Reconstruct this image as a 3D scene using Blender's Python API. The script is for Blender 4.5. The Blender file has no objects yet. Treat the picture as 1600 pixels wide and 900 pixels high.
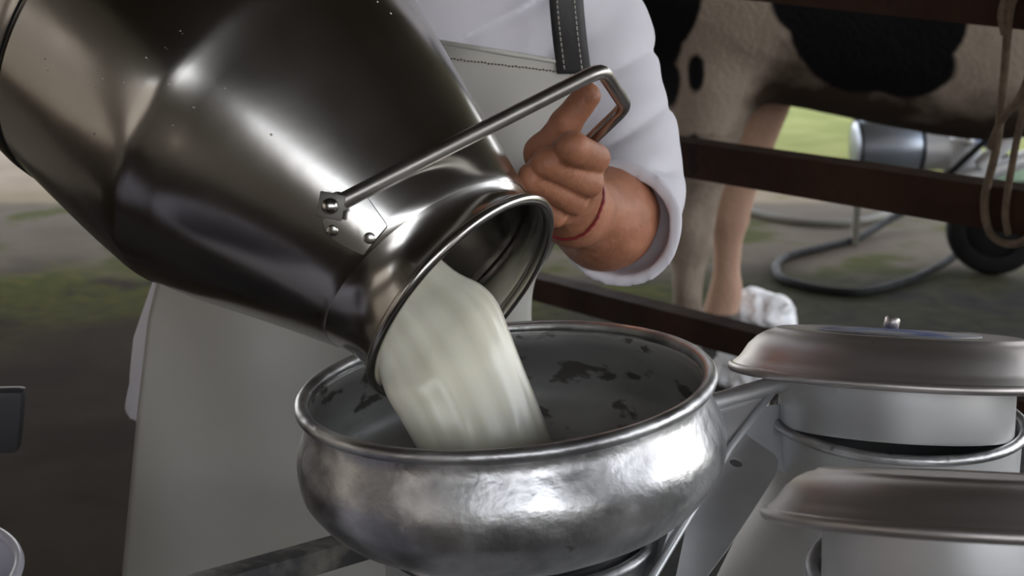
import bpy, bmesh, math, random
import numpy as np
from mathutils import Vector, Matrix
random.seed(4); rng = np.random.default_rng(4)
SC = bpy.context.scene
COL = SC.collection

# ------------------------------------------------------------------ camera, world, sun, exposure
PIT = math.radians(14); FPX = 2200.0
CAM = np.array([0, 0, 1.3])
RV = np.array([1.0, 0, 0]); FV = np.array([0, math.cos(PIT), -math.sin(PIT)]); UV = np.array([0, math.sin(PIT), math.cos(PIT)])
cd = bpy.data.cameras.new('camera'); cam = bpy.data.objects.new('camera', cd); COL.objects.link(cam)
cd.sensor_width = 36; cd.lens = 36*FPX/1600; cd.clip_start = .02; cd.clip_end = 300
cam.location = CAM; cam.rotation_euler = (math.pi/2-PIT, 0, 0)
cd.dof.use_dof = True; cd.dof.focus_distance = 1.2; cd.dof.aperture_fstop = 9.0
SC.camera = cam
w = bpy.data.worlds.new('sky'); SC.world = w; w.use_nodes = True
wn = w.node_tree.nodes; wl = w.node_tree.links
bg = wn['Background']
tc = wn.new('ShaderNodeTexCoord'); sp = wn.new('ShaderNodeSeparateXYZ'); cr = wn.new('ShaderNodeValToRGB')
wl.new(tc.outputs['Generated'], sp.inputs[0]); wl.new(sp.outputs['Z'], cr.inputs[0]); wl.new(cr.outputs[0], bg.inputs[0])
cr.color_ramp.elements[0].color = (1.0, .985, .96, 1); cr.color_ramp.elements[0].position = .0
cr.color_ramp.elements[1].color = (.62, .76, 1.0, 1); cr.color_ramp.elements[1].position = .9
bg.inputs[1].default_value = 1.7
sd = bpy.data.lights.new('sun', 'SUN'); so = bpy.data.objects.new('sun', sd); COL.objects.link(so)
sd.energy = 1.5; sd.angle = math.radians(2); sd.color = (1, .93, .8)
so.rotation_euler = (math.radians(-36), math.radians(14), 0)      # high behind the shed
SC.view_settings.view_transform = 'Standard'; SC.view_settings.look = 'None'
SC.view_settings.exposure = 1.12; SC.view_settings.gamma = 1; SC.view_settings.use_curve_mapping = False

# ------------------------------------------------------------------ helpers
def ray(x, y): return (x-800)/FPX*RV-(y-450)/FPX*UV+FV
def P(x, y, d): return CAM+d*ray(x, y)                      # point seen at (x, y), d metres along the view axis
def Q(x, y, Y):                                              # the point at world depth Y
    r = ray(x, y); return CAM+r*((Y-CAM[1])/r[1])
def G(x, y, z=0.0):                                          # the point at world height z
    r = ray(x, y); return CAM+r*((z-CAM[2])/r[2])
def nrm(v): v = np.asarray(v, float); return v/np.linalg.norm(v)

def mesh(name, v, f, mat=None, parent=None, smooth=True, sharp=None):
    me = bpy.data.meshes.new(name)
    me.from_pydata([tuple(map(float, p)) for p in v], [], [tuple(map(int, q)) for q in f]); me.update()
    bm = bmesh.new(); bm.from_mesh(me); bmesh.ops.recalc_face_normals(bm, faces=bm.faces); bm.to_mesh(me); bm.free()
    if smooth:
        me.polygons.foreach_set('use_smooth', [True]*len(me.polygons))
        if sharp: me.set_sharp_from_angle(angle=math.radians(sharp))
    o = bpy.data.objects.new(name, me); COL.objects.link(o)
    if mat: me.materials.append(mat)
    if parent: o.parent = parent
    return o
def raw(name, V, Fq, mat=None, parent=None):                # big quad meshes straight from numpy
    me = bpy.data.meshes.new(name); n = len(V); m = len(Fq)
    me.vertices.add(n); me.vertices.foreach_set('co', V.astype(np.float32).ravel())
    me.loops.add(m*4); me.loops.foreach_set('vertex_index', Fq.astype(np.int32).ravel())
    me.polygons.add(m); me.polygons.foreach_set('loop_start', np.arange(m, dtype=np.int32)*4)
    me.update(calc_edges=True); me.validate()
    me.polygons.foreach_set('use_smooth', [True]*len(me.polygons))
    o = bpy.data.objects.new(name, me); COL.objects.link(o)
    if mat: me.materials.append(mat)
    if parent: o.parent = parent
    return o
def tag(o, label=None, cat=None, group=None, kind=None):
    if label: o['label'] = label
    if cat: o['category'] = cat
    if group: o['group'] = group
    if kind: o['kind'] = kind
    return o
def thing(name, loc, label, cat, group=None):
    o = bpy.data.objects.new(name, None); COL.objects.link(o); o.location = tuple(map(float, loc))
    o.empty_display_size = .05
    return tag(o, label, cat, group)
def child(o, root):                                          # keep the world position under an Empty that is only moved
    o.parent = root; o.matrix_parent_inverse = Matrix.Translation(root.location).inverted(); return o
def frame(zax, xhint):
    z = nrm(zax); x = np.asarray(xhint, float); x = nrm(x-(x@z)*z); return x, np.cross(z, x), z
def lathe(prof, o, zax=(0, 0, 1), xh=(1, 0, 0), n=96, closed=False):
    x, y, z = frame(zax, xh); o = np.asarray(o, float); V = []; Fc = []
    for r, h in prof:
        for k in range(n):
            q = 2*math.pi*k/n; V.append(o+z*h+r*(math.cos(q)*x+math.sin(q)*y))
    m = len(prof)
    for i in range(m if closed else m-1):
        j = (i+1) % m
        for k in range(n):
            l = (k+1) % n; Fc.append((i*n+k, i*n+l, j*n+l, j*n+k))
    if not closed:
        for i in (0, m-1):
            if prof[i][0] < 1e-4: pass
    return V, Fc
def torus(R, r, h, n=14): return [(R+r*math.cos(2*math.pi*k/n), h+r*math.sin(2*math.pi*k/n)) for k in range(n)]
def catmull(pts, n=8):
    p = [np.asarray(q, float) for q in pts]; p = [2*p[0]-p[1]]+p+[2*p[-1]-p[-2]]; out = []
    for i in range(1, len(p)-2):
        for k in range(n):
            t = k/n
            out.append(.5*((2*p[i])+(-p[i-1]+p[i+1])*t+(2*p[i-1]-5*p[i]+4*p[i+1]-p[i+2])*t*t+(-p[i-1]+3*p[i]-3*p[i+1]+p[i+2])*t**3))
    out.append(p[-2]); return out
def tube(path, r, n=12, cap=True, closed=False):
    path = [np.asarray(p, float) for p in path]; V = []; Fc = []; m = len(path)
    rr = r if hasattr(r, '__len__') else [r]*m
    t0 = nrm(path[1]-path[0]); ref = np.array([0, 0, 1.0]) if abs(t0[2]) < .9 else np.array([1.0, 0, 0])
    nx = nrm(ref-(ref@t0)*t0)
    for i, p in enumerate(path):
        a = path[(i-1) % m] if (i > 0 or closed) else p; b = path[(i+1) % m] if (i < m-1 or closed) else p
        t = nrm(b-a); nx = nrm(nx-(nx@t)*t); ny = np.cross(t, nx)
        for k in range(n):
            q = 2*math.pi*k/n; V.append(p+rr[i]*(math.cos(q)*nx+math.sin(q)*ny))
    for i in range(m if closed else m-1):
        j = (i+1) % m
        for k in range(n):
            l = (k+1) % n; Fc.append((i*n+k, i*n+l, j*n+l, j*n+k))
    if cap and not closed:
        Fc.append(tuple(range(n))[::-1]); Fc.append(tuple((m-1)*n+k for k in range(n)))
    return V, Fc
def fillet(pts, rad, n=6):                                   # rounded corners on a polyline
    pts = [np.asarray(p, float) for p in pts]; out = [pts[0]]
    for i in range(1, len(pts)-1):
        a = nrm(pts[i-1]-pts[i]); b = nrm(pts[i+1]-pts[i])
        for k in range(n+1):
            t = k/n; out.append((1-t)**2*(pts[i]+a*rad)+2*t*(1-t)*pts[i]+t*t*(pts[i]+b*rad))
    out.append(pts[-1]); return out
def box(c, ax, size, bev=.0):                                # box with its own axes
    bm = bmesh.new(); bmesh.ops.create_cube(bm, size=1)
    for v in bm.verts: v.co = Vector((v.co.x*size[0], v.co.y*size[1], v.co.z*size[2]))
    if bev: bmesh.ops.bevel(bm, geom=bm.edges[:], offset=bev, segments=2, affect='EDGES', profile=.6)
    ax = [nrm(a) for a in ax]; c = np.asarray(c, float)
    bm.verts.index_update()
    V = [c+v.co.x*ax[0]+v.co.y*ax[1]+v.co.z*ax[2] for v in bm.verts]; Fc = [[v.index for v in f.verts] for f in bm.faces]
    bm.free(); return V, Fc
def joinm(*ms):
    V = []; Fc = []
    for v, f in ms:
        b = len(V); V += list(v); Fc += [tuple(i+b for i in q) for q in f]
    return V, Fc
XYZ = ((1, 0, 0), (0, 1, 0), (0, 0, 1))
def bar(a, b, wd, ht, bev=.002, up=(0, 0, 1)):
    a = np.asarray(a, float); b = np.asarray(b, float); z = nrm(b-a); u = np.asarray(up, float); u = nrm(u-(u@z)*z)
    return box((a+b)/2, (np.cross(u, z), u, z), (wd, ht, np.linalg.norm(b-a)), bev)

# signed-distance modelling: smooth union of tapered capsules, meshed by surface nets
def cone(p, a, b, ra, rb):
    a = np.asarray(a); b = np.asarray(b); ab = b-a; t = np.clip(((p-a)@ab)/(ab@ab), 0, 1)
    return np.linalg.norm(p-a-t[:, None]*ab, axis=1)-(ra+(rb-ra)*t)
def smin(a, b, k):
    h = np.clip(.5+.5*(b-a)/k, 0, 1); return b+(a-b)*h-k*h*(1-h)
def ell(p, c, r):
    q = (p-np.asarray(c))/np.asarray(r); l = np.linalg.norm(q, axis=1); return (l-1)*min(r)
_K = rng.normal(size=(14, 3)); _PH = rng.uniform(0, 6.28, 14)
def wob(p, s, o=0):
    out = 0
    for k in range(o, o+7): out = out+np.sin(p@(_K[k % 14]*s)+_PH[k % 14])
    return out/7
def sdf(f, lo, hi, h):
    lo = np.asarray(lo, float); hi = np.asarray(hi, float); N = np.ceil((hi-lo)/h).astype(int)+1
    gx, gy, gz = [lo[i]+np.arange(N[i])*h for i in range(3)]
    D = np.empty(tuple(N), np.float32)
    YY, ZZ = np.meshgrid(gy, gz, indexing='ij'); yz = np.stack([YY.ravel(), ZZ.ravel()], 1)
    step = max(1, 400000//len(yz))
    for i in range(0, N[0], step):
        xs = gx[i:i+step]
        pts = np.concatenate([np.repeat(xs, len(yz))[:, None], np.tile(yz, (len(xs), 1))], 1)
        D[i:i+step] = f(pts).reshape(len(xs), N[1], N[2])
    S = D < 0; acc = np.zeros(tuple(N-1)+(3,), np.float32); cnt = np.zeros(tuple(N-1), np.float32)
    def sl(o): return tuple(slice(o[i], N[i]-1+o[i]) for i in range(3))
    for axn in range(3):
        oth = [i for i in range(3) if i != axn]
        for u in (0, 1):
            for v in (0, 1):
                o = [0, 0, 0]; o[oth[0]] = u; o[oth[1]] = v; o2 = list(o); o2[axn] = 1
                d0 = D[sl(o)]; d1 = D[sl(o2)]; m = S[sl(o)] != S[sl(o2)]
                t = np.where(m, d0/np.where(m, d0-d1, 1), 0)
                acc[..., axn] += np.where(m, t, 0); acc[..., oth[0]] += m*u; acc[..., oth[1]] += m*v; cnt += m
    act = cnt > 0; idx = -np.ones(act.shape, np.int64); idx[act] = np.arange(act.sum())
    cell = np.argwhere(act); V = lo+h*(cell+acc[act]/cnt[act][:, None])
    quads = []
    for axn in range(3):
        o1, o2 = (axn+1) % 3, (axn+2) % 3
        s0 = [slice(1, N[i]-1) for i in range(3)]; s0[axn] = slice(0, N[axn]-1); s1 = list(s0); s1[axn] = slice(1, N[axn])
        a0 = S[tuple(s0)]; a1 = S[tuple(s1)]
        for flip in (0, 1):
            loc = np.argwhere((a0 & ~a1) if flip else (~a0 & a1))
            if not len(loc): continue
            loc = loc+np.array([0 if i == axn else 1 for i in range(3)])
            e1 = np.zeros(3, int); e1[o1] = 1; e2 = np.zeros(3, int); e2[o2] = 1
            q = [idx[tuple((loc-e).T)] for e in (e1+e2, e2, 0*e1, e1)]
            q = np.stack(q, 1); quads.append(q if flip else q[:, ::-1])
    return V, np.concatenate(quads)

# ------------------------------------------------------------------ materials
def mk(name, c1, c2=None, scale=5, rough=.5, rough2=None, metal=0, bump=0, bscale=40, detail=4, stretch=(1, 1, 1), lo=.35, hi=.65,
       sss=0, coat=0, spec=None, brush=None, spots=None, sssc=None):
    m = bpy.data.materials.new(name); m.use_nodes = True; t = m.node_tree; N = t.nodes; L = t.links; b = N['Principled BSDF']
    co = N.new('ShaderNodeTexCoord'); mp = N.new('ShaderNodeMapping'); L.new(co.outputs['Object'], mp.inputs[0]); mp.inputs['Scale'].default_value = stretch
    nz = N.new('ShaderNodeTexNoise'); L.new(mp.outputs[0], nz.inputs['Vector']); nz.inputs['Scale'].default_value = scale; nz.inputs['Detail'].default_value = detail
    rp = N.new('ShaderNodeMapRange'); rp.clamp = True; L.new(nz.outputs[0], rp.inputs[0]); rp.inputs[1].default_value = lo; rp.inputs[2].default_value = hi
    mx = N.new('ShaderNodeMix'); mx.data_type = 'RGBA'; L.new(rp.outputs[0], mx.inputs[0])
    mx.inputs[6].default_value = (*c1, 1); mx.inputs[7].default_value = (*(c2 or c1), 1); out = mx.outputs[2]
    if spots:                                                # (scale, threshold, colour, roughness add)
        n2 = N.new('ShaderNodeTexNoise'); L.new(mp.outputs[0], n2.inputs['Vector']); n2.inputs['Scale'].default_value = spots[0]; n2.inputs['Detail'].default_value = 6
        r2 = N.new('ShaderNodeMapRange'); r2.clamp = True; L.new(n2.outputs[0], r2.inputs[0]); r2.inputs[1].default_value = spots[1]; r2.inputs[2].default_value = spots[1]+.05
        m2 = N.new('ShaderNodeMix'); m2.data_type = 'RGBA'; L.new(r2.outputs[0], m2.inputs[0]); L.new(out, m2.inputs[6]); m2.inputs[7].default_value = (*spots[2], 1); out = m2.outputs[2]
    L.new(out, b.inputs['Base Color'])
    b.inputs['Metallic'].default_value = metal; b.inputs['Roughness'].default_value = rough
    if rough2 is not None:
        n3 = N.new('ShaderNodeTexNoise'); L.new(mp.outputs[0], n3.inputs['Vector']); n3.inputs['Scale'].default_value = scale*1.7; n3.inputs['Detail'].default_value = 5
        rr = N.new('ShaderNodeMapRange'); L.new(n3.outputs[0], rr.inputs[0]); rr.inputs[1].default_value = .3; rr.inputs[2].default_value = .7
        rr.inputs[3].default_value = rough; rr.inputs[4].default_value = rough2; L.new(rr.outputs[0], b.inputs['Roughness'])
    if sss:
        b.inputs['Subsurface Weight'].default_value = sss; b.inputs['Subsurface Scale'].default_value = .02
        b.inputs['Subsurface Radius'].default_value = sssc or (1, .4, .2)
    if coat: b.inputs['Coat Weight'].default_value = coat; b.inputs['Coat Roughness'].default_value = .2
    if spec is not None: b.inputs['Specular IOR Level'].default_value = spec
    if bump:
        n4 = N.new('ShaderNodeTexNoise'); L.new(mp.outputs[0], n4.inputs['Vector']); n4.inputs['Scale'].default_value = bscale; n4.inputs['Detail'].default_value = 5
        bp = N.new('ShaderNodeBump'); L.new(n4.outputs[0], bp.inputs['Height']); bp.inputs['Strength'].default_value = bump; bp.inputs['Distance'].default_value = .003
        L.new(bp.outputs[0], b.inputs['Normal'])
    return m
STEEL = mk('stainless_steel', (.56, .54, .51), (.46, .445, .42), 6, .17, .265, 1, .05, 25)
STEELIN = mk('steel_interior', (.30, .30, .29), (.22, .22, .21), 8, .35, .5, 1)
LUG = mk('dark_steel_lug', (.20, .19, .17), (.14, .13, .12), 40, .4, .55, .9, .1, 90)
ROD = mk('steel_rod', (.50, .48, .45), (.38, .36, .33), 20, .29, .4, 1, .05, 80)
ALU = mk('worn_aluminium', (.84, .84, .84), (.40, .40, .41), 14, .29, .52, 1, .8, 32, detail=7, lo=.40, hi=.62, spots=(45, .68, (.36, .35, .34)))
ALUIN = mk('stained_aluminium_inside', (.52, .52, .50), (.38, .38, .37), 9, .40, .55, .6, .15, 30, stretch=(1, 1, 2), spots=(22, .575, (.17, .16, .145)))
LIDM = mk('dull_aluminium_lid', (.60, .56, .54), (.50, .465, .445), 5, .36, .5, .9, .06, 30, spots=(38, .73, (.2, .19, .18)))
NECK = mk('grey_aluminium_can', (.66, .66, .66), (.56, .56, .56), 7, .42, .55, .6, .05, 50, spots=(34, .735, (.16, .15, .14)))
BLUE = mk('worn_blue_paint', (.36, .36, .38), (.10, .14, .34), 22, .5, .6, .3, lo=.45, hi=.6)
MILK = mk('fresh_milk', (.86, .84, .69), (.90, .88, .76), 4, .22, None, 0, .12, 9, stretch=(3, 3, .6), sss=.35, sssc=(1, .9, .6))
DARKHOLE = mk('dark_gap', (.01, .01, .01), rough=.9)
PLATE = mk('sheet_steel', (.64, .64, .65), (.50, .50, .51), 8, .42, .55, .85, .05, 60)
WORN = mk('worn_painted_bar', (.13, .13, .135), (.40, .37, .32), 26, .45, .6, .4, .4, 60, 8, stretch=(1, 1, 1), lo=.5, hi=.7)
SHIRT = mk('white_cotton', (.80, .78, .845), (.84, .82, .88), 6, .85, None, 0, .12, 900, sss=0)
APRON = mk('pale_apron_vinyl', (.54, .53, .485), (.49, .48, .44), 5, .42, .52, 0, .08, 14, coat=.15, spots=(24, .74, (.40, .385, .345)))
STRAP = mk('black_leather', (.035, .034, .036), (.055, .053, .055), 30, .42, .55, 0, .15, 200)
THREAD = mk('pale_thread', (.55, .53, .48), rough=.8)
SKIN = mk('skin', (.36, .145, .075), (.50, .215, .125), 30, .46, .6, 0, .4, 150, sss=.06)
BEAD = mk('red_beads', (.25, .02, .03), rough=.35)
HAIR = mk('dark_hair', (.012, .009, .008), (.02, .015, .012), 40, .5)
PANTS = mk('dark_trousers', (.05, .05, .06), rough=.9)
RUST = mk('rusty_brown_steel', (.030, .014, .009), (.050, .024, .014), 8, .65, .85, 0, .5, 45, spec=.12, spots=(16, .62, (.025, .015, .012)))
ROPE = mk('brown_rope', (.16, .11, .07), (.10, .07, .045), 60, .9, None, 0, .6, 300)
RUBBER = mk('black_rubber', (.010, .010, .011), (.016, .016, .016), 20, .55, .7, spec=.15)
GHOSE = mk('grey_hose', (.20, .19, .16), rough=.6)
TANK = mk('blue_grey_steel', (.42, .47, .55), (.32, .36, .43), 3, .3, .42, .7)
CHROME = mk('pale_cast_metal', (.74, .75, .77), (.6, .62, .64), 5, .3, .4, .4)
GREENP = mk('pale_green_plastic', (.33, .47, .33), rough=.5)
BLUEP = mk('blue_plastic', (.03, .10, .42), rough=.4)
BAG = mk('white_plastic_film', (.93, .93, .95), (.86, .87, .90), 14, .25, .35, 0, .4, 40)
HOOF = mk('hoof_horn', (.06, .045, .035), rough=.6)
CHAIRM = mk('dark_grey_plastic', (.055, .056, .06), (.07, .07, .075), 9, .4, .5)
PAIL = mk('pale_lilac_enamel', (.62, .60, .68), rough=.25)
ROOF = mk('dark_roof_sheet', (.13, .105, .075), (.18, .145, .105), 1.5, .7, .9)
WALL = mk('dim_plaster', (.26, .22, .18), (.20, .17, .14), 1.2, .9, None, 0, .2, 20)
YARD = mk('tan_render', (.50, .42, .34), (.42, .36, .29), .8, .9)
POST = mk('dark_timber_post', (.06, .042, .03), (.09, .065, .045), 6, .8, None, 0, .3, 30, stretch=(1, 1, .1))

# ground: concrete near, brown earth to the left, moss, pale sand, far grass
def ground_mat():
    m = bpy.data.materials.new('yard_ground'); m.use_nodes = True; t = m.node_tree; N = t.nodes; L = t.links; b = N['Principled BSDF']
    g = N.new('ShaderNodeNewGeometry'); s = N.new('ShaderNodeSeparateXYZ'); L.new(g.outputs['Position'], s.inputs[0])
    def noise(sc, d=4):
        n = N.new('ShaderNodeTexNoise'); L.new(g.outputs['Position'], n.inputs['Vector']); n.inputs['Scale'].default_value = sc; n.inputs['Detail'].default_value = d; return n.outputs[0]
    def math_(op, a, bb):
        n = N.new('ShaderNodeMath'); n.operation = op
        for i, v in enumerate((a, bb)):
            if isinstance(v, (int, float)): n.inputs[i].default_value = v
            else: L.new(v, n.inputs[i])
        return n.outputs[0]
    def mr(v, a, c):
        n = N.new('ShaderNodeMapRange'); n.clamp = True; n.interpolation_type = 'SMOOTHSTEP'; L.new(v, n.inputs[0]); n.inputs[1].default_value = a; n.inputs[2].default_value = c; return n.outputs[0]
    def mix(fac, a, c):
        n = N.new('ShaderNodeMix'); n.data_type = 'RGBA'; L.new(fac, n.inputs[0])
        for i, v in ((6, a), (7, c)):
            if isinstance(v, tuple): n.inputs[i].default_value = (*v, 1)
            else: L.new(v, n.inputs[i])
        return n.outputs[2]
    n1 = noise(.9, 5); n2 = noise(2.3, 5); n3 = noise(14, 6); n4 = noise(.45, 2)
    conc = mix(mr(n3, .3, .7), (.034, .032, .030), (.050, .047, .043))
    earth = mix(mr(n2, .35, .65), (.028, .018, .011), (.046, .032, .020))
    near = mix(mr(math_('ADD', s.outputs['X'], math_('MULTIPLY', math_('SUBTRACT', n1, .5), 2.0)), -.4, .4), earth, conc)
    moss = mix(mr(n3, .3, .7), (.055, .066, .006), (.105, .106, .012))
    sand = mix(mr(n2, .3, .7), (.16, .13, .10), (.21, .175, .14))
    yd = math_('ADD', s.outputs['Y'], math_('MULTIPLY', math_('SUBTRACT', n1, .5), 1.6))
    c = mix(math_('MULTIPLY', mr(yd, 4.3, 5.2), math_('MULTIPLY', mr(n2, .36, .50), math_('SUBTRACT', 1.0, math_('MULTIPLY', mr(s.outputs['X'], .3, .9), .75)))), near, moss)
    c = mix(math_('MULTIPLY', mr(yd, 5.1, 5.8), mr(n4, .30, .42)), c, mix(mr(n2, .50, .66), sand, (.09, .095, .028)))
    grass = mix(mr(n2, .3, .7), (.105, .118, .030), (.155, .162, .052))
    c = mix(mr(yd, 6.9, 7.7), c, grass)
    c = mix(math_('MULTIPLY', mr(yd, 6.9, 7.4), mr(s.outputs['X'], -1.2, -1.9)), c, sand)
    L.new(c, b.inputs['Base Color']); b.inputs['Roughness'].default_value = .95; b.inputs['Specular IOR Level'].default_value = .08
    bp = N.new('ShaderNodeBump'); L.new(n3, bp.inputs['Height']); bp.inputs['Strength'].default_value = .25; bp.inputs['Distance'].default_value = .01; L.new(bp.outputs[0], b.inputs['Normal'])
    return m

# ------------------------------------------------------------------ setting
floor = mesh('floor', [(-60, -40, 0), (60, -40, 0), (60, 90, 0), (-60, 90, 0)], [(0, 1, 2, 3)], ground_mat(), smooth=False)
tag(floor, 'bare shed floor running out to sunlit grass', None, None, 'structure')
# corrugated roof of the open shed (above the frame, seen only as reflection and shade)
nx, ny = 240, 2; V = []; Fc = []
for j, yy in enumerate((-2.6, 9.2)):
    for i in range(nx+1):
        xx = -6+10.5*i/nx; V.append((xx, yy, 2.95+.025*math.sin(i*math.pi/2)))
for i in range(nx): Fc.append((i, i+1, nx+1+i+1, nx+1+i))
ro = mesh('ceiling', V, Fc, ROOF); tag(ro, 'dark corrugated shed roof above the yard', None, None, 'structure')
md = ro.modifiers.new('thick', 'SOLIDIFY'); md.thickness = .01
for i, (xx, yy) in enumerate([(4.2, -2.2), (-5.6, 8.9), (4.2, 8.9), (-5.6, 4.2), (4.2, 3.2)]):  # posts out of view, added for their reflections
    v, f = box((xx, yy, 1.46), XYZ, (.16, .16, 2.93), .01)
    tag(mesh('trim_%d' % (i+1), v, f, POST, smooth=False), 'dark timber post carrying the shed roof, added unseen for reflections', None, None, 'structure')

def wallbox(name, lo, hi, mat, label):
    lo = np.array(lo); hi = np.array(hi); v, f = box((lo+hi)/2, XYZ, hi-lo); return tag(mesh(name, v, f, mat, smooth=False), label, None, None, 'structure')
v, f = joinm(*[box((-2.47, (a+b)/2, h0+(2.9-h0)/2), XYZ, (.15, b-a, 2.9-h0)) for a, b, h0 in ((-2.6, -1.6, 0), (-1.6, -.3, 2.05), (-.3, .4, 0), (.4, 1.6, 2.05), (1.6, 3.4, 0))])  # added out of view: cuts the left light, gaps give can reflections
tag(mesh('wall_left_added', v, f, WALL, smooth=False), 'unseen plaster wall left of the camera with two gaps, added to shape the light', None, None, 'structure')
wallbox('wall_yard_added', (-7.2, -9, 0), (-7.0, 6, 3.4), YARD, 'unseen tan wall outside the gaps, added to reflect in the milk can')  # added unseen so the can mirrors beige bands through the gaps
# unseen wall added behind the camera; its wide opening shapes the front light
v, f = joinm(box((.8, -2.6, .7), XYZ, (6.4, .15, 1.4)), box((.8, -2.6, 2.72), XYZ, (6.4, .15, .36)), box((-1.7, -2.6, 1.97), XYZ, (1.4, .15, 1.14)), box((3.3, -2.6, 1.97), XYZ, (1.4, .15, 1.14)))
tag(mesh('wall_near_added', v, f, WALL, smooth=False), 'unseen plaster wall added behind the camera, its wide opening shaping the light', None, None, 'structure')

# ------------------------------------------------------------------ the tilted milk can
ang = math.radians(41); tl = math.radians(20)
AX = math.cos(tl)*(math.cos(ang)*RV-math.sin(ang)*UV)-math.sin(tl)*FV          # towards the mouth
M0 = P(724, 465, 1.15)
BX = nrm(FV-(FV@AX)*AX)                                                        # away from the camera, across the can
CPROF = [(.1000, .0405), (.1020, .0435), (.1045, .050), (.1695, .226), (.1725, .231), (.1742, .238), (.1750, .247), (.1755, .385)]
def crad(t): return float(np.interp(t, [p[1] for p in CPROF], [p[0] for p in CPROF]))
mcan = thing('milk_can', M0-AX*.45, 'large shiny stainless milk can tipped over, pouring milk into the strainer bowl', 'milk can')
XL, YL, ZL = frame(-AX, -BX)
prof = []
for i in range(len(CPROF)-1):
    (r0, h0), (r1, h1) = CPROF[i], CPROF[i+1]
    k = 8 if h1-h0 > .05 else 1
    for j in range(k): prof.append((r0+(r1-r0)*j/k, h0+(h1-h0)*j/k))
prof.append(CPROF[-1]); outer = list(prof)
prof = prof+[(.1735, .385)]+[(r-.002, h) for r, h in reversed(outer)]
v, f = lathe(prof, M0, -AX, -BX, 160)
v = np.array(v); rel = v-M0; hh = rel@ZL                                       # shallow dents round the shoulder
rad = rel-hh[:, None]*ZL; rn = np.linalg.norm(rad, axis=1)
dent = -.0022*np.clip(1-np.abs(hh-.235)/.05, 0, 1)*(1+wob(v, 45))+.0006*wob(v, 22, 5)*(hh > .06)
v = v+rad/rn[:, None]*dent[:, None]
SK = nrm(np.cross(ZL, BX)); SK = SK if (SK@RV) < 0 else -SK; SK_K = .17
cbd = child(mesh('can_body', v, f, STEEL, sharp=60), mcan)
lp = [(.1005, .042), (.098, .037), (.0955, .031), (.0940, .024), (.0945, .016), (.0965, .008), (.0995, .002)]
lip = lp+[(r-.002, h) for r, h in reversed(lp)]
v, f = lathe(lip, M0, -AX, -BX, 128, True); flp = child(mesh('flared_lip', v, f, STEEL, sharp=70), mcan)
v, f = lathe(torus(.1, .0048, 0), M0, -AX, -BX, 128, True); child(mesh('rolled_rim', v, f, STEEL), mcan)
bp_ = [(.1755, .383), (.1765, .3845), (.1755, .386), (.1762, .388), (.178, .392), (.179, .40), (.179, .432), (.176, .442), (.172, .446), (.168, .444), (.166, .43), (.0, .425)]
v, f = lathe(bp_, M0, -AX, -BX, 160); child(mesh('base_band', v, f, STEEL, sharp=50), mcan)
v, f = lathe(torus(.1762, .0012, .3875, 6), M0, -AX, -BX, 160, True); child(mesh('band_seam', v, f, RUBBER), mcan)
def skew(o, span):                                                             # the mouth collar is set on at a slant
    me = o.data; n = len(me.vertices); a = np.empty(n*3, np.float32); me.vertices.foreach_get('co', a); a = a.reshape(-1, 3).astype(float)
    rel = a-M0; h = rel@ZL; e = rel@SK; w_ = np.interp(h, span[0], span[1])
    a = a+ZL*(SK_K*e*w_)[:, None]; me.vertices.foreach_set('co', a.astype(np.float32).ravel()); me.update()
def canhit(x, y):                                                              # where a sight line meets the can
    r = nrm(ray(x, y)); last = None
    for s in np.arange(.9, 1.6, .0005):
        p = CAM+r*s-M0; h = p@ZL
        if h < .02: continue
        if np.linalg.norm(p-h*ZL) < crad(h): return math.atan2(p@YL, p@XL), h
    return 0, .15
def cansurf(q, h, off=0):
    n = math.cos(q)*XL+math.sin(q)*YL; r = crad(h); sl = (crad(h+.01)-crad(h-.01))/.02
    nn = nrm(n-sl*ZL); return M0+h*ZL+n*r+nn*off, nn
def earplate(turn):
    th = [(a_, max(h_, .0445)) for a_, h_ in map(lambda p_: canhit(*p_), catmull([(505, 345), (540, 300), (563, 297), (590, 330), (612, 365), (608, 388), (582, 401), (545, 388), (512, 366), (505, 345)], 5)[:-1])]
    q = np.array([a for a, _ in th])+turn; h = np.array([b for _, b in th]); cq, ch = q.mean(), h.mean()
    V = []; Fc = []; n = len(q); rings = [(1.0, -.001), (1.0, .0022), (.97, .003), (.6, .003), (.25, .003)]
    for s, o in rings:
        for a, b in zip(q, h): V.append(cansurf(cq+(a-cq)*s, ch+(b-ch)*s, o)[0])
    V.append(cansurf(cq, ch, .003)[0])
    for i in range(len(rings)-1):
        for k in range(n): Fc.append((i*n+k, i*n+(k+1) % n, (i+1)*n+(k+1) % n, (i+1)*n+k))
    for k in range(n): Fc.append(((len(rings)-1)*n+k, (len(rings)-1)*n+(k+1) % n, len(V)-1))
    return V, Fc
skew(cbd, ([0, .04, .20], [1, 1, 0])); skew(flp, ([0, .004, .04], [0, 0, 1]))
pivs = []
for turn in (0, math.pi):
    v, f = earplate(turn); ear = child(mesh('ear_plate', v, f, STEEL, mcan if 0 else None, sharp=40), mcan)
    for pp in ((521, 360), (578, 372)):
        q, h = canhit(*pp); c, nn = cansurf(q+turn, h, .002)
        v, f = lathe([(.0048, -.001), (.0046, .0014), (.0036, .0018), (.0, .0019)], c, nn, AX, 20)
        rv = mesh('rivet', v, f, STEEL); rv.parent = ear; rv.matrix_parent_inverse = ear.matrix_parent_inverse if 0 else Matrix.Identity(4)
        rv.matrix_parent_inverse = Matrix.Identity(4)
    q, h = canhit(523, 322); c, nn = cansurf(q+turn, h, .012); pivs.append((c, nn))
Pn, nn0 = pivs[0]; Pf, nn1 = pivs[1]
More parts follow.
